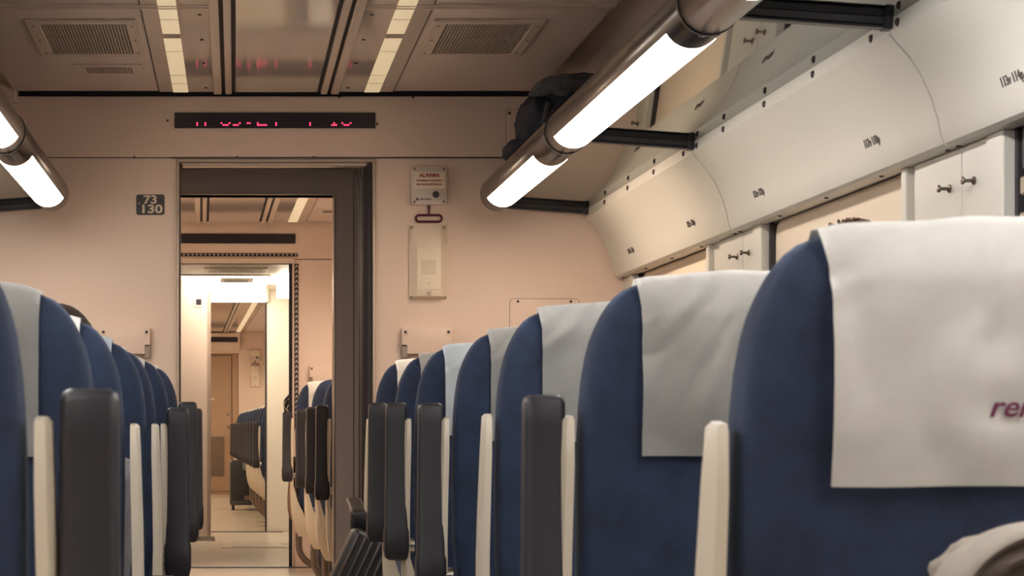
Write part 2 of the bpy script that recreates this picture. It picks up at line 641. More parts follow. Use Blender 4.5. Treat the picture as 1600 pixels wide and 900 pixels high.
# ------------------------------------------------------------------ end wall of this coach
end_wall(T1, Y_END, .07, 'wall_paint', 'wall_end', zt=2.206)
struct('wall_end_upper', MB().box(1.03, 1.40, Y_END, Y_END + .07, 2.206, 2.30).box(-1.40, -1.03, Y_END, Y_END + .07, 2.206, 2.30), 'wall_paint', T1, smooth=0)
hd = MB()
z246 = W1(0, 246)[1]
hd.box(-1.38, 1.38, Y_END - .008, Y_END, z246, 2.205, .002, 1)
struct('wall_header', hd, 'wall_paint', T1)
gr = MB().box(-.42, 1.30, Y_END - .0095, Y_END - .001, z246 - .004, z246 + .0005)
gr.box(-1.38, -.42, Y_END - .006, Y_END - .001, z246 - .003, z246 + .0005)
struct('trim_header', gr, 'plaque_grey', T1, smooth=0)
fr = MB()
xl, xr, zt = -.382, .382, 1.946
for x0, x1 in ((xl - .010, xl - .002), (xr + .002, xr + .010)):
    fr.box(x0, x1, Y_END - .012, Y_END + .075, 0, zt + .010, .002, 1)
fr.box(xl - .010, xr + .010, Y_END - .012, Y_END + .075, zt + .002, zt + .010, .002, 1)
o = struct('door_1', fr, 'aluminium', T1)
jm = MB()
for i in range(4):
    jm.box(xr - .020 - .004 * i, xr - .001, Y_END + .004 + .017 * i, Y_END + .016 + .017 * i, 0, zt, .003, 1)
jm.box(xl + .001, xl + .004, Y_END + .005, Y_END + .07, 0, zt)
jm.build('gasket', 'black_rubber', o)
MB().box(xl + .01, xr - .02, Y_END + .004, Y_END + .06, zt - .016, zt - .002, .002, 1).build('header_rail', 'aluminium', o)

# bracket blocks under the ceiling
for x0, x1, z0, lab in ((1.008, 1.036, 2.168, 'small tan bracket block hanging from the ceiling edge above the dark bag'),
                        (-1.115, -1.018, 2.176, 'tan bracket block under the ceiling at the number-plaque side corner')):
    o = MB().box(x0, x1, 8.02, 8.112, z0, 2.262, .006, 2).build('ceiling_bracket', 'trim_paint')
    tag(o, lab, 'bracket')

# ceiling vents, grilles, strips
for s, side in ((1, 'alarm-box'), (-1, 'number-plaque')):
    xc = s * .665
    t = thing('ceiling_vent', 'large framed louvre vent in the ceiling on the %s side' % side, 'ceiling vent', T1, xc, 6.96, 2.217, 'large ceiling vents')
    f = MB()
    for a, b, c, d in ((-.182, .182, -.32, -.268), (-.182, .182, .268, .32), (-.182, -.135, -.268, .268), (.145, .182, -.268, .268)):
        f.box(a, b, c, d, -.009, 0, .003, 1)
    f.build('frame', 'trim_paint', t)
    MB().box(-.135, .145, -.268, .268, -.0015, 0).build('backing', 'vent_dark', t)
    g = MB()
    for k in range(26):
        x = -.130 + .0106 * k
        g.box(x, x + .0062, -.268, .268, -.006, -.001)
    g.box(-.135, .145, -.006, .006, -.0068, -.001)
    g.build('grille', 'vent_grille', t)
    for x in (-.16, .165):
        for y in (-.24, 0, .24):
            MB().lathe([(0, -.0105), (.005, -.010), (.005, -.008)], (x, y, 0), n=8).build('screw', 'dark_screw', t)
t = thing('air_grille', 'small slotted air grille in the ceiling by the end wall', 'air grille', T1, -.625, 7.565, 2.217)
MB().box(-.125, .125, -.105, .085, -.005, 0, .003, 1).build('frame', 'ceiling_paint', t)
g = MB()
for k in range(18):
    x = -.083 + .0095 * k
    g.box(x, x + .005, -.060, .060, -.0062, -.004)
g.build('slot', 'vent_dark', t)
for s, side in ((1, 'alarm-box'), (-1, 'number-plaque')):
    t = thing('ceiling_strip_light', 'faint yellow strip light set in the ceiling on the %s side' % side, 'strip light', T1, s * .375, 0, 2.213,
              'strip lights in the ceiling')
    for a, b in ((-8.9, 6.86), (6.94, 8.05)):
        MB().box(-.0295, .0295, a, b, -.003, 0, .0008, 1).build('diffuser', 'strip_glow', t)
    for y in (7.18, 7.66, 7.84, 6.62):
        MB().box(-.0295, .0295, y - .004, y + .004, -.0036, 0).build('divider', 'cream_text', t)
    MB().box(-.0295, .0295, 6.86, 6.94, -.0025, 0).build('lamp_gap', 'vent_grille', t)
dk = MB().lathe([(0, -.004), (.006, -.003), (.006, 0)], n=8).mesh('screw', 'dark_screw')
for s in (1, -1):
    for y in (6.55, 6.97, 7.42, 7.95):
        o = link('trim_screw', dk, None, (s * .275, y, 2.2125))
        o['kind'] = 'structure'

dw = MB().lathe([(0, -.003), (.0045, -.0025), (.0045, 0)], axis='y', n=8).mesh('screw', 'dark_screw')
for px, py in ((213, 150), (330, 150), (530, 152), (645, 153), (262, 189), (589, 194), (72, 247), (210, 246), (370, 246), (490, 246), (788, 246)):
    x, z = W1(px, py)
    o = link('trim_screw', dw, None, (x, Y_END - .009, z))
    o['kind'] = 'structure'

# dot-matrix display
x0, z0 = W1(273, 201)
x1, z1 = W1(586, 177)
t = thing('led_sign', 'long black dot-matrix display with glowing red dots above the doorway', 'display', T1, (x0 + x1) / 2, Y_END - .008, (z0 + z1) / 2)
w, h = (x1 - x0) / 2, (z1 - z0) / 2
MB().box(-w, w, -.010, 0, -h, h, .001, 1).build('screen', 'display_black', t)
up, lo = 157, 171
dots = [(227, up), (227, lo), (287, up), (287, lo), (405, up), (420, lo), (435, lo), (450, lo), (465, up), (495, lo), (510, lo), (525, lo), (540, up),
        (597, up), (613, up), (672, up), (672, lo), (687, lo), (702, lo), (718, lo), (733, lo), (806, up), (806, lo), (1056, up), (1056, lo),
        (1232, up), (1217, lo), (1232, lo), (1247, lo), (1292, up), (1307, lo), (1322, lo), (1337, lo), (1352, up)]
mb = MB()
for zx, zy in dots:
    x, z = W1(260 + zx / 4.706, 160 + zy / 4.706)
    mb.lathe([(0, -.0022), (.0029, -.0018), (.0036, 0)], (x - (x0 + x1) / 2, -.010, z - (z0 + z1) / 2), 'y', 10)
mb.build('lettering', 'led_red', t)

# 73/130 plaque
x0, z0 = W1(213, 336)
x1, z1 = W1(257, 304)
t = thing('number_sign', 'small dark grey plaque reading 73 and 130 beside the doorway', 'sign', T1, (x0 + x1) / 2, Y_END, (z0 + z1) / 2)
w, h = (x1 - x0) / 2, (z1 - z0) / 2
MB().prism(rrect(-w, w, -h, h, .009), 'y', -.004, 0).build('plate', 'plaque_grey', t)
link('number', text_mesh('73', .046, 'cream_text', bold=.0012), t, (0, -.0045, .0185), UPR).scale = (1.22, 1, 1)
link('number', text_mesh('130', .046, 'cream_text', bold=.0012), t, (.003, -.0045, -.0185), UPR).scale = (1.32, 1, 1)
MB().prism([(-.048, .003), (-.041, .0035), (-.0445, .010)], 'y', -.0046, -.004).build('arrow', 'cream_text', t)

# emergency alarm with red pull handle


def alarm(T, x, y, z, label, detail=True):
    t = thing('alarm_box', label, 'alarm', T, x, y, z, None)
    MB().prism(rrect(-.071, .071, -.076, .076, .008), 'y', -.030, 0, .003).build('box', 'box_cream', t)
    MB().prism(rrect(-.061, .061, -.013, .053, .002), 'y', -.0312, -.029).build('label', 'label_cream', t)
    if detail:
        link('lettering', text_mesh('ALARMA', .0205, 'red_text', bold=.0006), t, (.001, -.0318, .039), UPR)
        link('lettering', text_mesh('PROHIBIDO UTILIZARLA', .0092, 'red_text', bold=.0003), t, (.001, -.0318, .0185), UPR)
        link('lettering', text_mesh('SIN CAUSA JUSTIFICADA', .0092, 'red_text', bold=.0003), t, (.001, -.0318, .0035), UPR)
        link('lettering', text_mesh('SAB WABCO', .0078, 'dark_text', bold=.0004), t, (-.012, -.0308, -.055), UPR)
        MB().lathe([(0, -.0015), (.0055, -.001), (.0055, 0)], (-.047, -.030, -.055), 'y', 12).build('emblem', 'dark_text', t)
    k = MB().lathe([(0, -.014), (.008, -.013), (.0092, -.009), (.0092, -.004), (.0135, -.002), (.0135, 0)], (.026, -.030, -.036), 'y', 18)
    k.build('knob', 'dark_text', t)
    for sx in (-1, 1):
        for sz in (-1, 1):
            MB().lathe([(0, -.003), (.005, -.0025), (.006, 0)], (sx * .058, -.030, sz * .065), 'y', 10).build('screw', 'screw_metal', t)
    hd = MB()
    pts = []
    for cx, a0 in ((.038, -90), (-.038, 90)):
        for k in range(9):
            a = R(a0 + 180 * k / 8)
            pts.append((cx + .013 * math.cos(a), -.016, -.129 + .013 * math.sin(a)))
    pts.append(pts[0])
    hd.tube(pts, .0048, 8, False)
    hd.tube([(0, -.016, -.074), (0, -.016, -.117)], .0045, 8)
    hd.lathe([(0, 0), (.007, 0), (.007, -.006), (0, -.006)], (0, -.016, -.083), 'z', 10)
    hd.build('pull_handle', 'maroon', t)
    return t


def intercom(T, x, y, z, label):
    t = thing('intercom', label, 'intercom', T, x, y, z, None)
    pr = [(0, .147), (-.014, .147), (-.016, .138), (-.046, .070), (-.048, .055), (-.048, -.125), (-.044, -.138), (0, -.147)]
    rings = []
    for fx, xx in ((0, -.074), (.30, -.069), (.95, -.051), (1, -.046), (1, .046), (.95, .051), (.30, .069), (0, .074)):
        rings.append([(xx, max(-.012, yy) if fx == 0 and yy < 0 else yy * (fx if fx else 1), zz) for yy, zz in pr])
    MB().loft(rings).build('cover', 'phone_cream', t)
    MB().prism(rrect(-.047, .047, -.112, .053, .004), 'y', -.051, -.046, .0015).build('front_plate', 'label_cream', t)
    g = MB()
    for i in range(9):
        for j in range(9):
            g.box(-.029 + .0065 * i, -.0255 + .0065 * i, -.0516, -.0508, -.052 + .0065 * j, -.0485 + .0065 * j)
    g.build('speaker_grille', 'speaker_dots', t)
    MB().box(-.006, .006, -.0514, -.0508, -.0885, -.0875).box(-.0005, .0005, -.0514, -.0508, -.094, -.082).build('mark', 'screw_metal', t)
    MB().lathe([(0, -.004), (.003, -.004), (.004, -.002), (.008, -.002), (.009, 0)], (0, -.048, -.126), 'y', 16).build('lock', 'screw_metal', t)
    for sx, sz in ((-1, 1), (1, 1), (-1, -1), (1, -1)):
        MB().lathe([(0, -.0045), (.006, -.0035), (.007, 0)], (sx * .064, -.013, .136 if sz > 0 else -.137), 'y', 10).build('screw', 'screw_metal', t)
    return t


x, z = W1(669.5, 291)
alarm(T1, x, Y_END, z, 'cream emergency alarm box with dark red pull handle beside the near doorway')
x, z = W1(668.5, 409.5)
intercom(T1, x, Y_END, z, 'cream intercom unit with speaker grille below the near alarm box')


def hatch_plate(T, x, y, z, w, h, label, notch=1):
    t = thing('wall_plate', label, 'wall plate', T, x, y, z, None)
    pts = [(-w, -h + .035), (-w, h), (w, h), (w, -h + .035), (w - .02, -h + .035), (w - .02, -h), (-w + .02, -h), (-w + .02, -h + .035)]
    MB().prism([(a, b) for a, b in pts], 'y', -.034, -.006, .003).build('plate', 'wall_paint', t)
    MB().box(-w + .012, w - .012, -.006, 0, -h + .01, h - .012).build('backing', 'trim_paint', t)
    for sx in (-1, 1):
        MB().prism(rrect(sx * (w - .014) - .009, sx * (w - .014) + .009, h - .034, h - .008, .006), 'y', -.0352, -.033).build('recess', 'trim_paint', t)
        MB().lathe([(0, -.003), (.005, -.0025), (.006, 0)], (sx * (w - .014), -.035, h - .018), 'y', 10).build('screw', 'dark_screw', t)
        MB().box(sx * (w - .012) - .010, sx * (w - .012) + .010, -.024, -.0, -h - .014, -h + .030).build('tab', 'screw_metal', t)
    return t


x, z = W1(666, 533)
hatch_plate(T1, x, Y_END, z, .099, .052, 'cream stepped wall plate on the end wall under the near intercom')
x, z = W1(196, 533)
hatch_plate(T1, x, Y_END, z, .099, .052, 'cream stepped wall plate on the end wall below the number plaque')
x, z = W1(850.5, 494)
t = thing('access_cover', 'flush peach access cover with rounded corners low on the end wall', 'access cover', T1, x, Y_END, z)
MB().prism(rrect(-.139, .139, -.07, .07, .018), 'y', -.0012, 0).build('gap', 'screw_metal', t)
MB().prism(rrect(-.1365, .1365, -.0675, .0675, .016), 'y', -.004, 0, .001).build('plate', 'wall_paint', t)
for sx in (-.105, .105):
    MB().lathe([(0, -.006), (.005, -.0055), (.006, -.003)], (sx, 0, .058), 'y', 10).build('screw', 'dark_screw', t)
x, z = W1(838, 205)
t = thing('access_cover', 'rectangular access cover on the header wall behind the dark bag', 'access cover', T1, x, Y_END - .008, z)
MB().prism(rrect(-.122, .122, -.087, .087, .006), 'y', -.0012, 0).build('gap', 'screw_metal', t)
MB().prism(rrect(-.120, .120, -.085, .085, .005), 'y', -.004, 0, .001).build('plate', 'wall_paint', t)
for sz in (-.07, .07):
    MB().lathe([(0, -.007), (.006, -.0062), (.007, -.003)], (-.108, 0, sz), 'y', 10).build('screw', 'dark_screw', t)

# ------------------------------------------------------------------ gangway
gb = MB()
for i in range(6):
    y = 8.215 + .095 * i
    for s in (1, -1):
        e = s * (.405 - .004 * (i % 2)) - (.085 if s < 0 else 0)
        gb.tube([(e, y, 0), (e, y, 1.90), (e - s * .015, y, 1.99), (e - s * .075, y, 2.03)], .042, 10)
    gb.tube([(-.415, y, 2.03), (.33, y, 2.03)], .042, 10)
struct('wall_gangway', gb, 'black_rubber', T1)
gs = MB()
for s in (1, -1):
    gs.box(*sorted((s * (.45 if s > 0 else .54), s * .66)), 8.19, 8.92, 0, 2.15)
gs.box(-.6, .6, 8.19, 8.92, 2.08, 2.15)
struct('wall_gangway_outer', gs, 'black_rubber', T1, smooth=0)
end_wall(T2, 0, .10, 'gangway_paint', 'wall_gangway_end', half=.366, top=1.904, zt=2.25, w=1.36)
ln = MB()
for s in (1, -1):
    ln.box(*sorted((s * .366, s * .372)), -.006, .1, 0, 1.910, .001, 1)
ln.box(-.372, .372, -.006, .1, 1.904, 1.910, .001, 1)
struct('door_2', ln, 'aluminium', T2)
sl = MB()
sl.box(.452, .4535, -.004, .0, 0, 2.1)
struct('trim_gangway', sl, 'black_gap', T2, smooth=0)

# ------------------------------------------------------------------ second saloon
coach_ceiling(T2, .10, 4.19)
struct('ceiling_edge', MB().box(-1.05, 1.05, 4.185, 4.25, 2.226, 2.30), 'black_gap', T2, smooth=0)
for s, n in ((1, 'wall_right'), (-1, 'wall_left')):
    struct(n, MB().box(*sorted((s * 1.39, s * 1.45)), .1, 12.7 - 8.2, 0, 2.25), 'panel_paint', T2, smooth=0)
end_wall(T2, 4.25, .06, 'wall_paint', 'wall_partition', half=.376, top=1.950, w=1.40)
W2 = T2
for s in (1, -1):
    tube_light(T2, s, 2.3, 4.0, 'tube_warm', 'tube light beyond the doorway in the second saloon, %s, far half' % ('alarm-box side' if s > 0 else 'number-plaque side'), True)
    tube_light(T2, s, .3, 2.3, 'tube_warm', 'tube light beyond the doorway in the second saloon, %s, near half' % ('alarm-box side' if s > 0 else 'number-plaque side'))
    t = thing('ceiling_strip_light', 'yellow strip light in the second saloon ceiling, %s side' % ('alarm-box' if s > 0 else 'number-plaque'), 'strip light', T2, s * .375, 0,
              2.213, 'strip lights in the ceiling')
    MB().box(-.0295, .0295, .12, 4.19, -.003, 0, .0008, 1).build('diffuser', 'strip_glow', t)
t = thing('air_grille', 'small air grille in the second saloon ceiling near the yellow strip', 'air grille', T2, .60, 3.55, 2.217)
MB().box(-.11, .11, -.085, .085, -.006, 0, .003, 1).build('frame', 'ceiling_paint', t)
MB().box(-.07, .07, -.05, .05, -.0075, -.004).build('slot', 'vent_dark', t)

t = thing('display_panel', 'long blank black display above the chevron-taped doorway', 'display', T2, 0, 4.25, 2.110)
MB().box(-.396, .396, -.012, 0, -.031, .031, .002, 1).build('screen', 'display_black', t)
# header seam and frame
sm = MB().box(.392, 1.39, 4.246, 4.25, 1.976, 1.979)
struct('trim_header', sm, 'plaque_grey', T2, smooth=0)
fr = MB()
for s in (1, -1):
    fr.box(*sorted((s * .376, s * .388)), 4.24, 4.32, 0, 1.950, .002, 1)
fr.box(-.388, .388, 4.225, 4.32, 1.950, 1.985, .003, 1)
o = struct('door_3', fr, 'trim_paint', T2)
MB().box(.356, .376, 4.262, 4.305, 0, 1.948).build('gasket', 'black_gap', o)


def chevrons(T, x, y, z, L, w, label, vertical):
    t = thing('chevron_tape', label, 'warning tape', T, x, y, z, 'chevron tapes round the second doorway')
    n = int(L / (w * 1.22))
    st = L / n
    b, m = MB(), MB()
    if vertical:
        b.box(-w / 2, w / 2, -.003, 0, -L / 2, L / 2)
    else:
        b.box(-L / 2, L / 2, -.003, 0, -w / 2, w / 2)
    b.build('backing', 'display_black', t)
    for k in range(n):
        c = -L / 2 + st * (k + .5)
        q = w * .38
        e = w * .16
        V = [(-q, q), (-q + e * 1.3, q), (0, -q + e * 1.4), (q - e * 1.3, q), (q, q), (e * .3, -q), (-e * .3, -q)]
        if vertical:
            V = [(a, -b_ + c) for a, b_ in V]
        else:
            V = [(a + c, b_) for a, b_ in V]
        m.prism(V, 'y', -.0038, -.003)
    m.build('chevron_marking', 'cream_text', t)


chevrons(T2, .012, 4.248, 2.007, .80, .022, 'black tape with white chevrons across the top of the second doorway', False)
chevrons(T2, .403, 4.248, 1.42, 1.06, .026, 'black tape with white chevrons down the jamb of the second doorway', True)
hatch_plate(T2, .59, 4.25, CAM_Z + (671 - 585) / 243.6, .105, .055, 'cream stepped wall plate beside the chevron-taped doorway')

# ------------------------------------------------------------------ vestibule
vc = MB().box(-1.4, 1.4, 4.31, 8.9, 2.10, 2.20)
struct('ceiling', vc, 'white_panel', T2, smooth=0)
t = thing('ceiling_light', 'broad white ceiling light panel glowing in the vestibule', 'ceiling light', T2, -.02, 7.95, 2.10)
MB().box(-.34, .34, -.78, .70, -.02, 0, .004, 1).build('diffuser', 'vestibule_glow', t)
MB().box(-.36, .36, -.80, .72, -.012, 0, .004, 1).build('frame', 'white_panel', t)
t = thing('ceiling_light', 'bright corner light beside the white vestibule wall', 'ceiling light', T2, .50, 7.45, 2.0)
MB().box(-.08, .30, -.35, .75, -.02, .10, .01, 2).build('diffuser', 'vestibule_glow', t)
MB().box(-.06, .28, -.30, .70, .097, .102).build('frame', 'white_panel', t)
t = thing('door_lamp', 'glowing white lamp box across the top of the far vestibule opening', 'lamp', T2, 0, 8.80, 2.035)
MB().box(-.42, .345, -.030, 0, -.050, .058, .006, 2).build('diffuser', 'vestibule_glow', t)
MB().box(.345, .375, -.032, 0, -.052, .060, .004, 1).build('end_cap', 'white_panel', t)
t = thing('air_grille', 'long slotted air grille in the vestibule ceiling above the doorway', 'air grille', T2, .055, 6.70, 2.10)
MB().box(-.24, .24, -.22, .22, -.008, 0, .003, 1).build('frame', 'white_panel', t)
g = MB()
for k in range(36):
    g.box(-.205 + .0115 * k, -.198 + .0115 * k, -.16, .16, -.0095, -.006)
g.build('slot', 'vent_grille', t)
t = thing('air_grille', 'short black-slotted grille beside the vestibule light panel', 'air grille', T2, .075, 7.42, 2.0795)
MB().box(-.13, .13, -.24, .20, -.012, .002, .003, 1).build('frame', 'white_panel', t)
g = MB()
for k in range(11):
    g.box(-.095 + .0175 * k, -.086 + .0175 * k, -.15, .15, -.0135, -.010)
g.build('slot', 'vent_dark', t)
# far partition with its opening into the last saloon
YP = 8.80
mb = MB()
mb.box(-1.4, -.42, YP, YP + .08, 0, 2.2)
mb.box(.355, 1.4, YP, YP + .08, 0, 2.2)
mb.box(-.42, .355, YP, YP + .08, 1.985, 2.2)
struct('wall_vestibule', mb, 'white_panel', T2, smooth=0)
o = struct('door_4', MB().box(.345, .357, YP - .01, YP + .09, 0, 1.985, .002, 1), 'black_gap', T2)
# toilet-side wall
mb = MB().box(-1.4, -.128, 8.05, 8.15, 0, 2.10).box(-.16, -.128, 8.05, 8.72, 0, 2.10)
struct('wall_toilet', mb, 'pink_panel', T2, smooth=0)
t = thing('door_button', 'small square black button plate on the pinkish vestibule wall', 'button', T2, -.228, 8.05, CAM_Z + (671 - 473) / 188)
MB().box(-.040, .040, -.006, 0, -.043, .043, .003, 1).build('plate', 'cream_text', t)
MB().box(-.022, .022, -.010, 0, -.024, .024, .002, 1).build('button', 'display_black', t)
t = thing('floor_grille', 'slotted metal floor grille at the foot of the pinkish wall', 'floor grille', T2, -.175, 7.70, 0)
MB().box(-.10, .08, -.30, .28, 0, .006).build('frame', 'floor_metal', t)
g = MB()
for k in range(8):
    g.box(-.095, .075, -.28 + .07 * k, -.25 + .07 * k, .006, .008)
g.build('slot', 'vent_dark', t)
t = thing('floor_hatch', 'rectangular framed metal hatch in the vestibule floor', 'floor hatch', T2, .235, 6.75, 0)
MB().box(-.29, .29, -.32, .32, 0, .004).build('frame', 'floor_metal', t)
MB().box(-.21, .17, -.24, .24, .004, .006).build('lid', 'floor_lino', t)
for y in (4.25, 8.82):
    struct('trim_threshold', MB().box(-.5, .5, y - .03, y + .03, 0, .006), 'plaque_grey', T2, smooth=0)

# ------------------------------------------------------------------ last saloon
coach_ceiling(T3, .10, 10.25)
for s, n in ((1, 'wall_right'), (-1, 'wall_left')):
    struct(n, MB().box(*sorted((s * 1.39, s * 1.45)), .1, 10.3, 0, 2.25), 'panel_paint', T3, smooth=0)
YF = 10.3
end_wall(T3, YF, .08, 'wall_paint', 'wall_far', half=.385, top=1.93)
struct('wall_far_back', MB().box(-1.4, 1.4, YF + .35, YF + .40, 0, 2.25), 'door_wood', T3, smooth=0)
t = thing('display_panel', 'blank black display box over the closed far door', 'display', T3, 0, YF, 2.06)
MB().box(-.40, .40, -.10, 0, -.10, .14, .004, 1).build('case', 'wall_paint', t)
MB().box(-.385, .37, -.106, -.09, .015, .085).build('screen', 'display_black', t)
d = MB().box(-.385, .385, .02, .06, .0, 1.93)
o = bpy.data.objects.new('door_5', None)
COL.objects.link(o)
T3(o, 0, YF, 0)
o['kind'] = 'structure'
MB().box(-.29, .290, .05, .09, .04, 1.90, .004, 1).build('leaf', 'door_wood', o)
j = MB()
for a, b in ((-.385, -.297), (.297, .385)):
    j.box(a, b, .03, .10, 0, 1.93)
j.box(-.297, .297, .03, .10, 1.91, 1.93).box(-.297, .297, .03, .10, 0, .035)
j.build('frame', 'door_wood', o)
MB().tube([(-.03, .045, 1.30), (-.03, .01, 1.30), (.05, .005, 1.295)], .014, 10).build('handle', 'handle_white', o)
for z in (1.10, .92):
    MB().lathe([(0, -.012), (.020, -.010), (.024, 0)], (.245, .05, z), 'y', 14).build('lock', 'screw_metal', o)
g = MB()
for k in range(22):
    g.box(-.26, .19, .040, .052, .25 + .025 * k, .263 + .025 * k)
g.build('grille', 'vent_dark', o)
for z in (1.77, 1.66):
    MB().lathe([(0, -.004), (.042, -.003), (.045, 0)], (-.045, .05, z), 'y', 20).build('sign', 'sign_red', o)
alarm(T3, .61, YF, CAM_Z + (671 - 557) / 112, 'tiny distant cream alarm box beside the closed far door', False)
intercom(T3, .61, YF, CAM_Z + (671 - 590) / 112, 'tiny distant cream intercom beside the closed far door')
for s in (1, -1):
    for k, (a, b) in enumerate(((.4, 3.6), (3.6, 6.9), (6.9, 10.0))):
        tube_light(T3, s, a, b, 'tube_far', 'tube light in the far saloon, %s, %s from the closed door' %
                   ('alarm-box side' if s > 0 else 'number-plaque side', ORD[2 - k]), k == 2)
    t = thing('ceiling_strip_light', 'yellow strip light in the far saloon ceiling, %s side' % ('alarm-box' if s > 0 else 'number-plaque'), 'strip light', T3, s * .375, 0,
              2.213, 'strip lights in the ceiling')
    MB().box(-.0295, .0295, .12, 10.2, -.003, 0, .0008, 1).build('diffuser', 'strip_glow', t)

# ------------------------------------------------------------------ seats
LB = .70        # back length above the pivot
PZ = .45        # pivot height
WPROF = [(-.03, .222), (.02, .234), (.10, .246), (.20, .255), (.35, .258), (.46, .258), (.520, .256), (.560, .2525), (.595, .246), (.625, .236), (.648, .225), (.663, .215),
         (.674, .206), (.684, .190), (.691, .165), (.696, .130), (.699, .085), (.700, .035)]
SN = 4.5


def back_w(h):
    for (a, wa), (b, wb) in zip(WPROF[:-1], WPROF[1:]):
        if h <= b:
            return wa + (wb - wa) * max(0, (h - a) / (b - a))
    return .0


def back_t(h):
    """rear and front depth of the padding"""
    k = max(0, (h - .45) / .25)
    rear = .060 * (1 - .42 * k ** 2)
    front = .060 + .022 * math.sin(min(1, max(0, h / .62)) * PI) - .020 * k ** 2
    top = 1 - max(0, (h - .64) / .06) ** 2.2 * .82
    return rear * top, front * top


def make_backrest():
    hs = [-.03, .0, .06, .12, .2, .28, .36, .44, .50, .54, .575, .60, .62, .64, .655, .668, .678, .686, .692, .6965, .6992, .7]
    rings = []
    for h in hs:
        w = back_w(h)
        r, f = back_t(h)
        ring = []
        n = 40
        for k in range(n):
            a = 2 * PI * k / n
            c, s = math.cos(a), math.sin(a)
            e = 2 / SN
            x = w * math.copysign(abs(c) ** e, c)
            y = math.copysign(abs(s) ** e, s)
            ring.append((x, y * (f if y > 0 else r), h))
        rings.append(ring)
    return MB().loft(rings).mesh('backrest', 'seat_velvet', 60)


def h_top(u):
    u = abs(u)
    lo, hi = .5, .70
    for _ in range(24):
        m = (lo + hi) / 2
        if back_w(m) > u:
            lo = m
        else:
            hi = m
    return lo


def rear_y(u, h):
    w = max(back_w(h), 1e-4)
    q = min(1, abs(u) / w)
    return (1 - q ** SN) ** (1 / SN)


def make_cover(seed, m, flap=1, drop=.252):
    CW = .182

    def fn(i, j):
        u = -CW + 2 * CW * i
        ht = h_top(u)
        g = .0045
        if j < .62:
            t = j / .62
            h = (LB - drop) + (ht - (LB - drop)) * t
            y = -back_t(h)[0] * rear_y(u, h)
            hang = max(0, (1 - t)) ** 1.5
            wr = noise.noise(Vector((u * 9 + seed, h * 5, seed * 3.1))) * .0125 * (.25 + min(1, 3 * t * (1 - t) + .35))
            rad = noise.noise(Vector((math.atan2(u - .03, .80 - h) * 9 + seed, 2.0, seed))) * .013 * t
            wr += rad
            wr *= 1 - .95 * math.exp(-((u / .055) ** 2 + ((h - .514) / .028) ** 2))
            u *= 1 + .035 * max(0, (t - .88) / .12) * (1 if u < 0 else .2)
            p = (u, y - g - .006 * hang - abs(wr) - wr * .5, h + g * max(0, (t - .85) / .15) * 1.4)
        else:
            t = (j - .62) / .38
            h = ht - (ht - (LB - .17)) * t
            y = back_t(h)[1] * rear_y(u, h)
            p = (u, y + g, h + g * max(0, 1 - t * 8) * 1.4)
        x, yy, z = p
        bot = max(0, 1 - abs(j) / .1)
        z += bot * noise.noise(Vector((u * 7, seed, 1))) * .003
        return (x, yy, z + (.005 * math.exp(-((j - .62) / .05) ** 2) * (1 + noise.noise(Vector((u * 16, seed, 5))))))
    return MB().grid(fn, 40, 70).solidify(.0016).mesh('headrest_cover', m, 60)


def make_shell(s, wide):
    # side shell strip: (h, x outer, rear y, front y)
    o = .287 if wide else .260
    # (h, x offset, thickness, rear y, front y)
    P = [(.490, -.006, .012, -.020, .008), (.484, -.002, .016, -.026, .012), (.42, .0, .018, -.034, .016), (.30, .003, .019, -.040, .020), (.20, .004, .019, -.044, .022), (.10, .003, .020, -.048, .026),
         (.0, .0, .045, -.054, .04), (-.06, -.005, .072, -.055, .06), (-.12, -.014, .086, -.045, .09), (-.17, -.030, .078, -.03, .12), (-.21, -.052, .050, -.005, .13)]
    rings = []
    for h, dx, t, r, f in P:
        x = o + dx
        t = t if wide else .010
        x = x if wide else min(x, .262)
        ring = [(x - t, r), (x - t * .35, r), (x, r + .014), (x, f - .008), (x - t * .35, f), (x - t, f)]
        rings.append([(s * a, b, h) for a, b in ring])
    return MB().loft(rings).mesh('side_shell', 'shell_cream', 40)


def make_cushion():
    mb = MB()
    rings = []
    for y, z0, z1, w in ((-.02, .36, .44, .205), (.0, .335, .455, .228), (.10, .325, .45, .236), (.25, .325, .458, .238), (.38, .33, .468, .238), (.44, .34, .462, .232), (.465, .365, .44, .215)):
        ring = []
        for k in range(28):
            a = 2 * PI * k / 28
            c, s = math.cos(a), math.sin(a)
            ring.append((w * math.copysign(abs(c) ** .4, c), y, (z0 + z1) / 2 + (z1 - z0) / 2 * math.copysign(abs(s) ** .5, s)))
        rings.append(ring)
    mb.loft(rings)
    return mb.mesh('cushion', 'seat_velvet', 60)


def make_arm():
    mb = MB()
    rings = []
    for z, w, y0, y1 in ((-.026, .020, -.022, .030), (-.020, .0275, -.030, .038), (.0, .031, -.034, .042), (.055, .031, -.034, .040), (.068, .0285, -.030, .034), (.38, .0265, -.026, .030),
                         (.412, .0265, -.025, .029), (.421, .024, -.022, .026), (.425, .018, -.016, .020)):
        rings.append([(x, y, z) for x, y in rrect(-w, w, y0, y1, min(.009, w * .4), 3)])
    return mb.loft(rings).mesh('armrest', 'black_plastic', 50)


def make_leg(s):
    # bent tube: down from the cushion on the aisle side, curving to the wall side
    pts = [(-s * .225, .20, .335), (-s * .225, .20, .17)]
    for k in range(1, 9):
        a = R(90 * k / 8)
        pts.append((-s * .225 + s * .13 * (1 - math.cos(a)), .20, .17 - .13 * math.sin(a)))
    pts.append((s * .22, .20, .04))
    mb = MB().tube(pts, .021, 10)
    mb.tube([(s * .20, .20, .04), (s * .20, .20, .335)], .021, 10)
    mb.box(-.02 + s * .20, .02 + s * .20, .16, .24, 0, .04)
    mb.box(-.018 - s * .05, .018 - s * .05, .17, .23, 0, .05)
    return mb.mesh('leg', 'base_metal', 50)


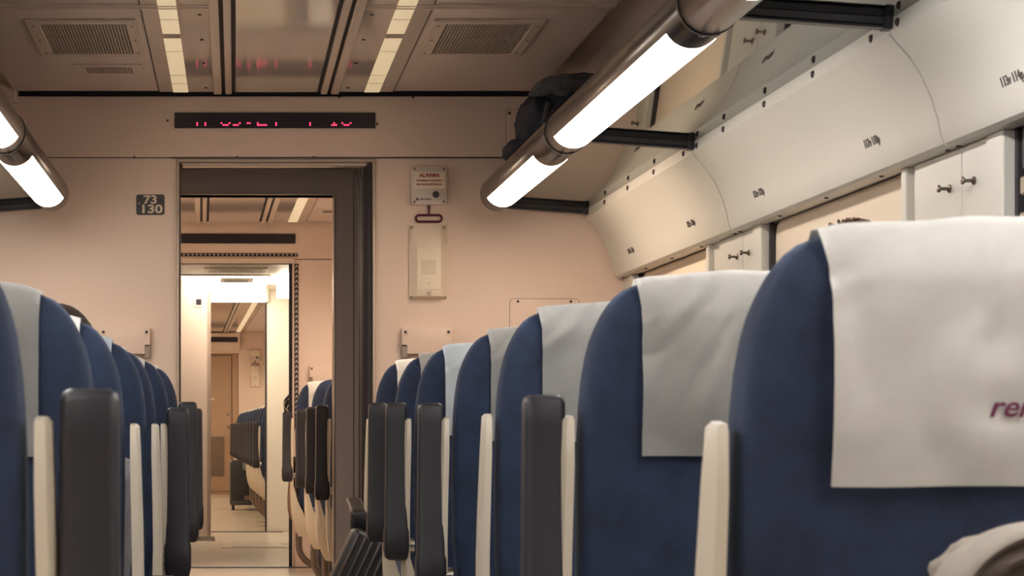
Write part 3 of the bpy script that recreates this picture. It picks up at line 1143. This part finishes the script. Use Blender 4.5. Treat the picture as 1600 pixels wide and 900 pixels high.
ME = {'back': make_backrest(), 'shell+': make_shell(1, True), 'shell-': make_shell(-1, True), 'thin+': make_shell(1, False), 'thin-': make_shell(-1, False), 'cushion': make_cushion(), 'arm': make_arm(), 'leg+': make_leg(1),
      'leg-': make_leg(-1), 'pan': MB().box(-.20, .20, .03, .42, .29, .335, .01, 2).mesh('seat_pan', 'black_plastic'),
      'hinge': MB().lathe([(0, -.016), (.022, -.016), (.022, .016), (0, .016)], axis='x', n=16).mesh('hinge', 'steel'),
      'logo': text_mesh('renfe', .031, 'logo_purple', align='CENTER', ext=.0004, shear=.28, bold=.0006)}
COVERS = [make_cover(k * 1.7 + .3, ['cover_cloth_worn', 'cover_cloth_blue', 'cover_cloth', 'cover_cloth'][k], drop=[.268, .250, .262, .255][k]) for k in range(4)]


def seat(T, x, y_top, z_edge, side, label, group, arm=None, cover=0, detail=True, arm_dz=0, yaw=0, aisle=True, arm_dx=0):
    """side +1: seats along the alarm-box wall (aisle to their -x).  y_top / z_edge: where the cover edge turns over the top of the back"""
    a = R(6.5)
    kz = (z_edge - PZ) / ((LB - .016) * math.cos(a))
    y0 = y_top + (LB - .016) * kz * math.sin(a) + .02
    t = thing('train_seat', label, 'seat', T, x, y0, 0, group, rz=yaw)
    rot = (a, 0, 0)
    link('backrest', ME['back'], t, (0, 0, PZ), rot).scale = (1, 1, kz)
    if cover is not None:
        c = link('headrest_cover', COVERS[cover], t, (0, 0, PZ), rot)
        c.scale = (1, 1, kz)
        if detail:
            h = LB - .186
            link('logo', ME['logo'], c, (-.004, -back_t(h)[0] - .0145, h), (R(90), 0, 0))
    pm = ('shell-', 'thin+') if side > 0 else ('thin-', 'shell+')
    for q in (pm if aisle else ('thin-', 'thin+')):
        link('side_shell', ME[q], t, (0, 0, PZ), rot).scale = (1, 1, kz)
    link('cushion', ME['cushion'], t)
    link('seat_pan', ME['pan'], t)
    link('leg', ME['leg+' if side > 0 else 'leg-'], t)
    if arm:
        ax = -side * .307 + arm_dx
        ar = link('armrest', ME['arm'], t, (ax, -.04, .530 + (z_edge - CAM_Z - .183) + arm_dz), (0, 0, 0) if arm == 'up' else (R(-84), 0, 0))
        ar.scale = (1.06, 1, .945)
        link('hinge', ME['hinge'], ar, (side * .030, 0, .015))
    return t


RY = [1.96, 2.855, 3.775, 4.53, 5.51, 6.23, 7.12]
RZ = [.183, .1995, .213, .209, .214, .218, .227]
RARM = ['down', 'up', 'down', 'up', 'up', 'up', 'down']
LY = [1.95, 2.865, 3.604, 4.53, 5.09, 6.18, 7.15]
LZ = [.190, .187, .187, .190, .193, .204, .212]
LARM = ['up', 'down', 'down', 'down', 'up', 'up', 'up']
LCOVER = [0, 3, 2, 1, 2, 3, 2]
GR = {1: 'seats along the alarm-box side', -1: 'seats along the number-plaque side'}
row1 = None
for i in range(7):
    n = ORD[6 - i]
    dz = {5: .005}.get(i, 0)
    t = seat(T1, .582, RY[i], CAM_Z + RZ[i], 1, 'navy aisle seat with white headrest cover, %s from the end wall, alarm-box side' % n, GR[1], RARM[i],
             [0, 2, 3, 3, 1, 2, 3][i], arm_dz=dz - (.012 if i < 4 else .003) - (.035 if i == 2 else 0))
    if i == 0:
        row1 = t
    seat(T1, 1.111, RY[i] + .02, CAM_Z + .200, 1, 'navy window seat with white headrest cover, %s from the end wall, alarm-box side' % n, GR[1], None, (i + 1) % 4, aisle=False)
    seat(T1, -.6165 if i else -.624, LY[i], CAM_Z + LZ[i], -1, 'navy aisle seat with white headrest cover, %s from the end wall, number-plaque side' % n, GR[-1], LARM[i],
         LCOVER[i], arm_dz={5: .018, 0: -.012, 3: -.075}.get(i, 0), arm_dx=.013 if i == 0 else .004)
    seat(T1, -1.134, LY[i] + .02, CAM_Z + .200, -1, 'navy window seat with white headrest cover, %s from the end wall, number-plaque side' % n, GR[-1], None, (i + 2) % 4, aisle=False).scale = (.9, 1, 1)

# second saloon seats (T2 coordinates: y - 8.9)
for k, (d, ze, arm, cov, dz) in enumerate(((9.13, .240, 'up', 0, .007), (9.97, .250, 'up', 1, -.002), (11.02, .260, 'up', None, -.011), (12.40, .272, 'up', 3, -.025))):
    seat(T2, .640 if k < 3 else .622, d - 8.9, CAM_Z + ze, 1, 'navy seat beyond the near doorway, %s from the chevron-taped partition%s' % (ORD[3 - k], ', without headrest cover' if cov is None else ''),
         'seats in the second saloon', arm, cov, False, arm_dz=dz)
# far saloon seats
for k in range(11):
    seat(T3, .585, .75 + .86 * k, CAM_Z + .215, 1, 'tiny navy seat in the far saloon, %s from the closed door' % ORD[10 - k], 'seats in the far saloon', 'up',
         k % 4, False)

# ------------------------------------------------------------------ bags and clothes


def lump(name, c, rx, ry, rz, amp, seed, m, parent=None, p=2.6, u=48, v=30, fr=3.0, floor=-9):
    mb = MB()
    rings = []
    for j in range(v + 1):
        b = -PI / 2 + PI * j / v
        ring = []
        for i in range(u):
            a = 2 * PI * i / u
            e = 2 / p
            f = lambda t: math.copysign(abs(t) ** e, t)
            q = Vector((f(math.cos(b)) * f(math.cos(a)), f(math.cos(b)) * f(math.sin(a)), f(math.sin(b))))
            k = 1 + amp * noise.fractal(Vector((q.x * fr + seed, q.y * fr, q.z * fr)), 1, 2, 4)
            ring.append((c[0] + rx * q.x * k, c[1] + ry * q.y * k, max(c[2] + rz * q.z * k, floor)))
        rings.append(ring)
    mb.loft(rings)
    return mb.build(name, m, parent, 60)


# dark bag on the rack by the end wall
t = thing('backpack', 'dark navy backpack lying on the luggage rack by the end wall', 'bag', T1, 1.055, 7.45, 1.788)
lump('body', (0.02, 0, .165), .165, .30, .175, .10, 3.2, 'bag_navy', t, 3.0, floor=0)
lump('pocket', (-.115, -.02, .200), .080, .22, .095, .10, 8.1, 'bag_navy', t, 2.8, floor=.085)
lump('flap', (.01, -.03, .305), .150, .25, .060, .12, 5.5, 'bag_grey', t, 3.0)
lump('lower_pocket', (-.150, .04, .115), .085, .15, .040, .08, 1.5, 'bag_navy', t, 2.8, floor=.076)
MB().tube([(-.12, -.27, .24), (-.14, -.31, .17), (-.10, -.30, .08)], .012, 8).build('strap', 'bag_grey', t)

# ribbed suitcase leaning in the aisle before the last alarm-side seat
th = R(25)
t = thing('ribbed_suitcase', 'small black ribbed suitcase leaning against the last seat in the aisle', 'suitcase', T1, .2205, 7.02, .078, ry=th)
MB().box(-.18, .18, -.085, .09, .004, .443, .022, 3).build('shell', 'suitcase_dark', t)
g = MB()
for k in range(13):
    x = -.159 + .0265 * k
    g.tube([(x, -.083, .03), (x, -.088, .045), (x, -.088, .41), (x, -.083, .428)], .0068, 8)
g.build('rib', 'suitcase_rib', t)
hb = MB()
for x in (-.05, .05):
    hb.tube([(x, .03, .43), (x, .03, .545)], .007, 8)
hb.build('telescopic_bar', 'aluminium', t)
MB().box(-.07, .07, .012, .048, .535, .565, .010, 2).build('grip', 'black_plastic', t)
MB().tube([(-.06, 0, .44), (-.055, 0, .462), (.055, 0, .462), (.06, 0, .44)], .009, 8).build('handle', 'black_plastic', t)

# beige jacket bundled on the fold-down table of the nearest seat
tb = MB().box(-.19, .19, -.62, -.31, .690, .712, .008, 2).box(-.18, -.16, -.34, -.05, .655, .69).box(.16, .18, -.34, -.05, .655, .69)
tb.build('tray_table', 'black_plastic', row1)


def jacket():
    mb = MB()

    def fn(i, j):
        a = -.15 * PI + 1.3 * PI * i
        r = j
        x = -math.cos(a)
        z = math.sin(a)
        return (x * r, 0, z * r)
    cx, cy, cz = .548, 1.79, .712
    t = thing('bundled_jacket', 'beige jacket bundled on the tray behind the nearest large seat', 'jacket', T1, cx, cy, cz)
    rings = []
    n = 72
    prof = [(1.0, 0), (1.03, .25), (1.01, .55), (.97, .72), (.92, .74), (.89, .68), (.86, .58), (.82, .52), (.77, .62), (.70, .72), (.64, .62), (.58, .50), (.52, .60), (.44, .70), (.36, .58), (.26, .48), (.12, .58),
            (.02, .56)]
    for j, (r, dep) in enumerate(prof):
        ring = []
        for k in range(n):
            a = 2 * PI * k / n
            q = noise.noise(Vector((math.cos(a) * 1.3 + j * .05, math.sin(a) * 1.3, 2.2))) * .035
            q2 = noise.noise(Vector((math.cos(a) * 3, math.sin(a) * 3, j * .4))) * .09
            rr = r * (1 + (q if j < 7 else q + q2))
            off = 0 if j < 6 else (1 - r) * .22
            yy = -.085 * dep + (.012 * math.sin(2 * a + j * .9) if j > 6 else 0)
            z = .001 + max(0, .030 + .064 * (rr * math.sin(a) - off))
            ring.append((.104 * (rr * math.cos(a) + off * .6), yy, z))
        rings.append(ring)
    MB().loft(rings[:7], caps=False).build('cloth', 'beige_cloth', t, 60)
    MB().loft(rings[6:]).build('lining', 'lining_cloth', t, 60)
    lump('padding', (0, .035, .044), .088, .05, .042, .08, 2, 'beige_cloth', t, 2.2)
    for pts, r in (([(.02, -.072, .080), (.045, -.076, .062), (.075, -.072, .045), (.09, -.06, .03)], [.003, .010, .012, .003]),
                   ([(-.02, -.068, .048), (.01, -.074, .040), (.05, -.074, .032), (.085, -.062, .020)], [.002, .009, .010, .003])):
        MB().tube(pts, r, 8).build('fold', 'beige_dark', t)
    return t


jacket()

# large suitcase in the far saloon
t = thing('suitcase', 'tall black wheeled suitcase standing in the aisle of the far saloon', 'suitcase', T3, .155 + .22, 4.94, 0)
MB().box(-.235, .235, -.13, .13, .055, .55, .035, 3).build('shell', 'suitcase_dark', t)
MB().box(-.235, .235, -.135, .135, .055, .10, .01, 2).build('base', 'plaque_grey', t)
MB().prism(rrect(-.10, .06, .44, .54, .02), 'y', -.138, -.128).build('label_patch', 'label_grey', t)
MB().prism(rrect(-.08, .10, .11, .16, .02), 'y', -.142, -.128).build('badge_bar', 'screw_metal', t)
for sx in (-.20, .20):
    for sy in (-.09, .09):
        MB().lathe([(0, -.014), (.028, -.014), (.028, .014), (0, .014)], (sx, sy, .029), 'x', 14).build('wheel', 'black_plastic', t)
for x in (-.07, .07):
    MB().tube([(x, .10, .54), (x, .10, .60)], .008, 8).build('telescopic_bar', 'cream_text', t)
# pinkish scarf draped down from the far armrest


def drape(name, label, cat, T, x, y, z, pts, m):
    t = thing(name, label, cat, T, x, y, z)
    rings = []
    for (cx, cz, w, th_) in pts:
        ring = []
        for k in range(20):
            a = 2 * PI * k / 20
            ring.append((cx + w * math.cos(a), th_ * math.sin(a) * (1 + .5 * math.sin(5 * a)) + .006 * math.sin(7 * a), cz))
        rings.append(ring)
    MB().loft(rings).build('cloth', m, t, 60)
    return t


drape('scarf', 'pinkish cloth hanging down in front of the far suitcase', 'cloth', T3, .43, 2.15, 0,
      [(.03, .545, .025, .012), (.02, .50, .045, .02), (.005, .43, .06, .022), (.01, .36, .075, .025), (.03, .29, .075, .022), (.055, .23, .06, .02), (.06, .20, .02, .01)], 'pink_cloth')
drape('coat', 'brown cloth hanging from the armrest beside the chevron-taped jamb', 'cloth', T2, .335, 3.62, 0,
      [(.02, .72, .018, .012), (.02, .66, .022, .016), (.022, .58, .030, .02), (.018, .48, .035, .024), (.020, .40, .036, .022), (.024, .34, .028, .016), (.030, .32, .01, .008)], 'brown_cloth')
# dark bag under the second saloon seats
t = thing('holdall', 'small black holdall under the seats beyond the near doorway', 'bag', T2, .60, 3.15, 0)
lump('body', (0, 0, .145), .13, .15, .135, .12, 6.6, 'bag_navy', t, 2.4)
MB().tube([(-.07, -.02, .26), (-.04, -.05, .32), (.04, -.05, .32), (.07, -.02, .26)], .010, 8).build('handle', 'black_plastic', t)
# patterned cap hanging on the vestibule side of the doorway
t = thing('patterned_bag', 'round black and white patterned bag hanging beside the chevron-taped jamb', 'bag', T2, .415, 4.60, 1.045)
lump('body', (0, 0, 0), .080, .06, .085, .06, 2.7, 'bag_navy', t, 2.2)
pm = MB()
for k in range(7):
    a0 = -1.2 + .4 * k
    pts = []
    for q in range(9):
        b = -1.1 + .27 * q
        a = a0 + .5 * math.sin(q * .9 + k)
        pts.append((.081 * math.sin(a) * math.cos(b), -.062 * math.cos(a) * math.cos(b), .086 * math.sin(b)))
    pm.tube(pts, .004, 6)
pm.build('pattern', 'cream_text', t)
MB().tube([(0, -.02, .08), (0, -.06, .16), (0, -.13, .19)], .006, 6).build('strap', 'brown_cloth', t)
hk = link('coat_hook', MB().lathe([(0, 0), (.012, 0), (.012, .004), (.005, .008), (.005, .16), (.010, .164), (0, .17)], axis='y', n=12).mesh('coat_hook', 'hook_metal'))
T2(hk, .415, 4.308, 1.235)
tag(hk, 'metal hook behind the chevron-taped jamb holding the patterned bag', 'coat hook')

# ------------------------------------------------------------------ people


def skin_mesh(name, pts, edges, m, sub=2, root=0):
    me = bpy.data.meshes.new(name)
    me.from_pydata([p[:3] for p in pts], edges, [])
    o = bpy.data.objects.new('tmp', me)
    COL.objects.link(o)
    md = o.modifiers.new('s', 'SKIN')
    md.use_smooth_shade = True
    for i, p in enumerate(pts):
        v = me.skin_vertices[0].data[i]
        rr = p[3]
        v.radius = rr if isinstance(rr, tuple) else (rr, rr)
        v.use_root = (i == root)
    s = o.modifiers.new('u', 'SUBSURF')
    s.levels = s.render_levels = sub
    dg = bpy.context.evaluated_depsgraph_get()
    out = bpy.data.meshes.new_from_object(o.evaluated_get(dg))
    bpy.data.objects.remove(o)
    out.materials.clear()
    out.materials.append(MATS[m])
    return out


def person(label, x, y, lean, hz, top_m, hair_m, curly, elbow_out, sh_up=0):
    """seated figure facing +y; hz: height of the head centre"""
    t = thing('person', label, 'person', T1, x, y, 0)
    lx = lean
    nk = hz - .13
    P = [(0, .10, .545, (.115, .15)), (0, .05, .68, (.095, .135)), (lx * .35, .02, nk - .16, (.095, .150)), (lx * .7, .03, nk - .045, (.065, .10)), (lx * .9, .04, nk + .02, .050),
         (lx, .055, hz - .06, (.062, .066)), (lx, .06, hz + .005, (.083, .076)), (lx, .05, hz + .075, (.066, .060)), (lx, .145, hz - .015, .014), (lx, .152, hz - .03, .012)]
    E = [(0, 1), (1, 2), (2, 3), (3, 4), (4, 5), (5, 6), (6, 7), (6, 8), (8, 9)]
    jk = list(range(4))

    def add(p, par):
        P.append(p)
        E.append((par, len(P) - 1))
        return len(P) - 1
    arms = []
    for s in (-1, 1):
        sh = add((lx * .6 + s * .165, .02, nk - .075 + (sh_up if s > 0 else 0), .058), 3)
        ex = lx * .5 + s * (.235 + (elbow_out if s > 0 else 0))
        el = add((ex, .06, nk - .31 + (sh_up if s > 0 else 0), .044), sh)
        wr = add((s * .10, .28, .63, .028), el)
        pa = add((s * .075, .345, .615, (.018, .034)), wr)
        for q in range(4):
            f1 = add((s * (.075 - .022 * (q - 1.5)), .395 - .005 * abs(q - 1.5), .600, .0095), pa)
            f2 = add((s * (.075 - .023 * (q - 1.5)), .425 - .007 * abs(q - 1.5), .585, .0085), f1)
            add((s * (.075 - .023 * (q - 1.5)), .438 - .008 * abs(q - 1.5), .570, .0075), f2)
        t1 = add((s * .035, .335, .605, .011), wr)
        add((s * .020, .375, .595, .009), t1)
        arms.append((sh, el, wr))
        hp = add((s * .095, .14, .535, .088), 0)
        kn = add((s * .115, .50, .515, .060), hp)
        an = add((s * .115, .47, .10, .040), kn)
        fo = add((s * .12, .56, .045, .038), an)
        add((s * .125, .64, .035, .028), fo)
    body = skin_mesh('body', P, E, 'skin')
    link('body', body, t)
    # jacket: torso and sleeves
    q = [(P[i][0], P[i][1], P[i][2], tuple(r + .014 for r in P[i][3])) for i in range(4)]
    e = [(0, 1), (1, 2), (2, 3)]
    for sh, el, wr in arms:
        b = len(q)
        S, L, Wt = P[sh], P[el], P[wr]
        q += [(*S[:3], .078), (*[(S[k] + L[k]) / 2 for k in range(3)], .074), (*L[:3], .066), (*[L[k] * .4 + Wt[k] * .6 for k in range(3)], .052), (*[L[k] * .1 + Wt[k] * .9 for k in range(3)], .044)]
        e += [(3, b), (b, b + 1), (b + 1, b + 2), (b + 2, b + 3), (b + 3, b + 4)]
    jm = skin_mesh('jacket', q, e, top_m)
    for v in jm.vertices:
        n = noise.noise(Vector((v.co.x * 9, v.co.y * 9, v.co.z * 22))) * .010
        v.co += v.normal * n
    link('jacket', jm, t)
    # trousers
    q = [(0, .10, .545, (.128, .165))]
    e = []
    for s in (-1, 1):
        b = len(q)
        q += [(s * .095, .14, .535, .104), (s * .115, .50, .515, .076), (s * .115, .475, .14, .062)]
        e += [(0, b), (b, b + 1), (b + 1, b + 2)]
    link('trousers', skin_mesh('trousers', q, e, 'trousers'), t)
    # hair: cap over skull
    mb = MB()
    rings = []
    for j in range(15):
        b = PI / 2 - R(128) * j / 14
        ring = []
        for k in range(40):
            a = 2 * PI * k / 40
            fwd = math.sin(a)
            bb = b if fwd < .2 else max(b, R(28) + .0 * fwd)
            r = 1 + (.10 if curly else .02) * noise.noise(Vector((math.cos(a) * (7 if curly else 2), math.sin(a) * (7 if curly else 2), b * (7 if curly else 2))))
            ring.append((lx + .092 * r * math.cos(bb) * math.cos(a), .045 + .112 * r * math.cos(bb) * math.sin(a), hz + .012 + .122 * r * math.sin(bb)))
        rings.append(ring)
    mb.loft(rings)
    if curly:
        for k in range(420):
            a, sb = random.uniform(0, 2 * PI), random.uniform(-.55, 1)
            if sb < .45 and math.sin(a) > .25:
                continue
            cb = math.sqrt(1 - sb * sb)
            p0 = Vector((lx + .093 * cb * math.cos(a), .045 + .113 * cb * math.sin(a), hz + .012 + .122 * sb))
            r0 = random.uniform(.008, .013)
            pts = []
            ax = random.uniform(0, 2 * PI)
            for q in range(6):
                th_ = ax + q * 1.05
                pts.append(p0 + Vector((math.cos(th_) * r0, math.sin(th_) * r0 * .7, math.sin(th_ * .8) * r0)))
            mb.tube(pts, [.002, .0042, .005, .005, .0042, .002], 5)
    mb.build('hair', hair_m, t, 60)
    for s in (-1, 1):
        MB().ball((lx + s * .086, .05, hz - .01), .022, .45, .8, 1.2, 10, 8).build('ear', 'skin', t)
    return t


person('dark-haired person whose crown shows above the third seat on the number-plaque side', -.665, 3.88, .160, .994, 'grey_knit', 'hair_dark', False, -.085)
person('person in pale blue jacket, elbow showing past the second number-plaque seat', -.590, 3.12, -.02, .935, 'denim', 'hair_dark', False, -.034, .065)
person('brown-haired person seated by the window, only curls showing above the nearest seat', 1.105, 4.08, -.02, 1.166, 'grey_knit', 'hair_brown', True, -.05)

# ------------------------------------------------------------------ world and output
w = bpy.data.worlds.new('world')
scn.world = w
w.use_nodes = True
w.node_tree.nodes['Background'].inputs['Color'].default_value = (.01, .01, .012, 1)
w.node_tree.nodes['Background'].inputs['Strength'].default_value = 1
vs = scn.view_settings
scn.display_settings.display_device = 'sRGB'
vs.view_transform = 'Standard'
vs.look = 'None'
vs.gamma = 1
vs.use_curve_mapping = False
vs.exposure = 0.35
c = scn.cycles
c.max_bounces = 9
c.diffuse_bounces = 6
c.glossy_bounces = 4
c.transparent_max_bounces = 12
c.caustics_reflective = False
c.caustics_refractive = False
c.sample_clamp_indirect = 6
c.use_denoising = True
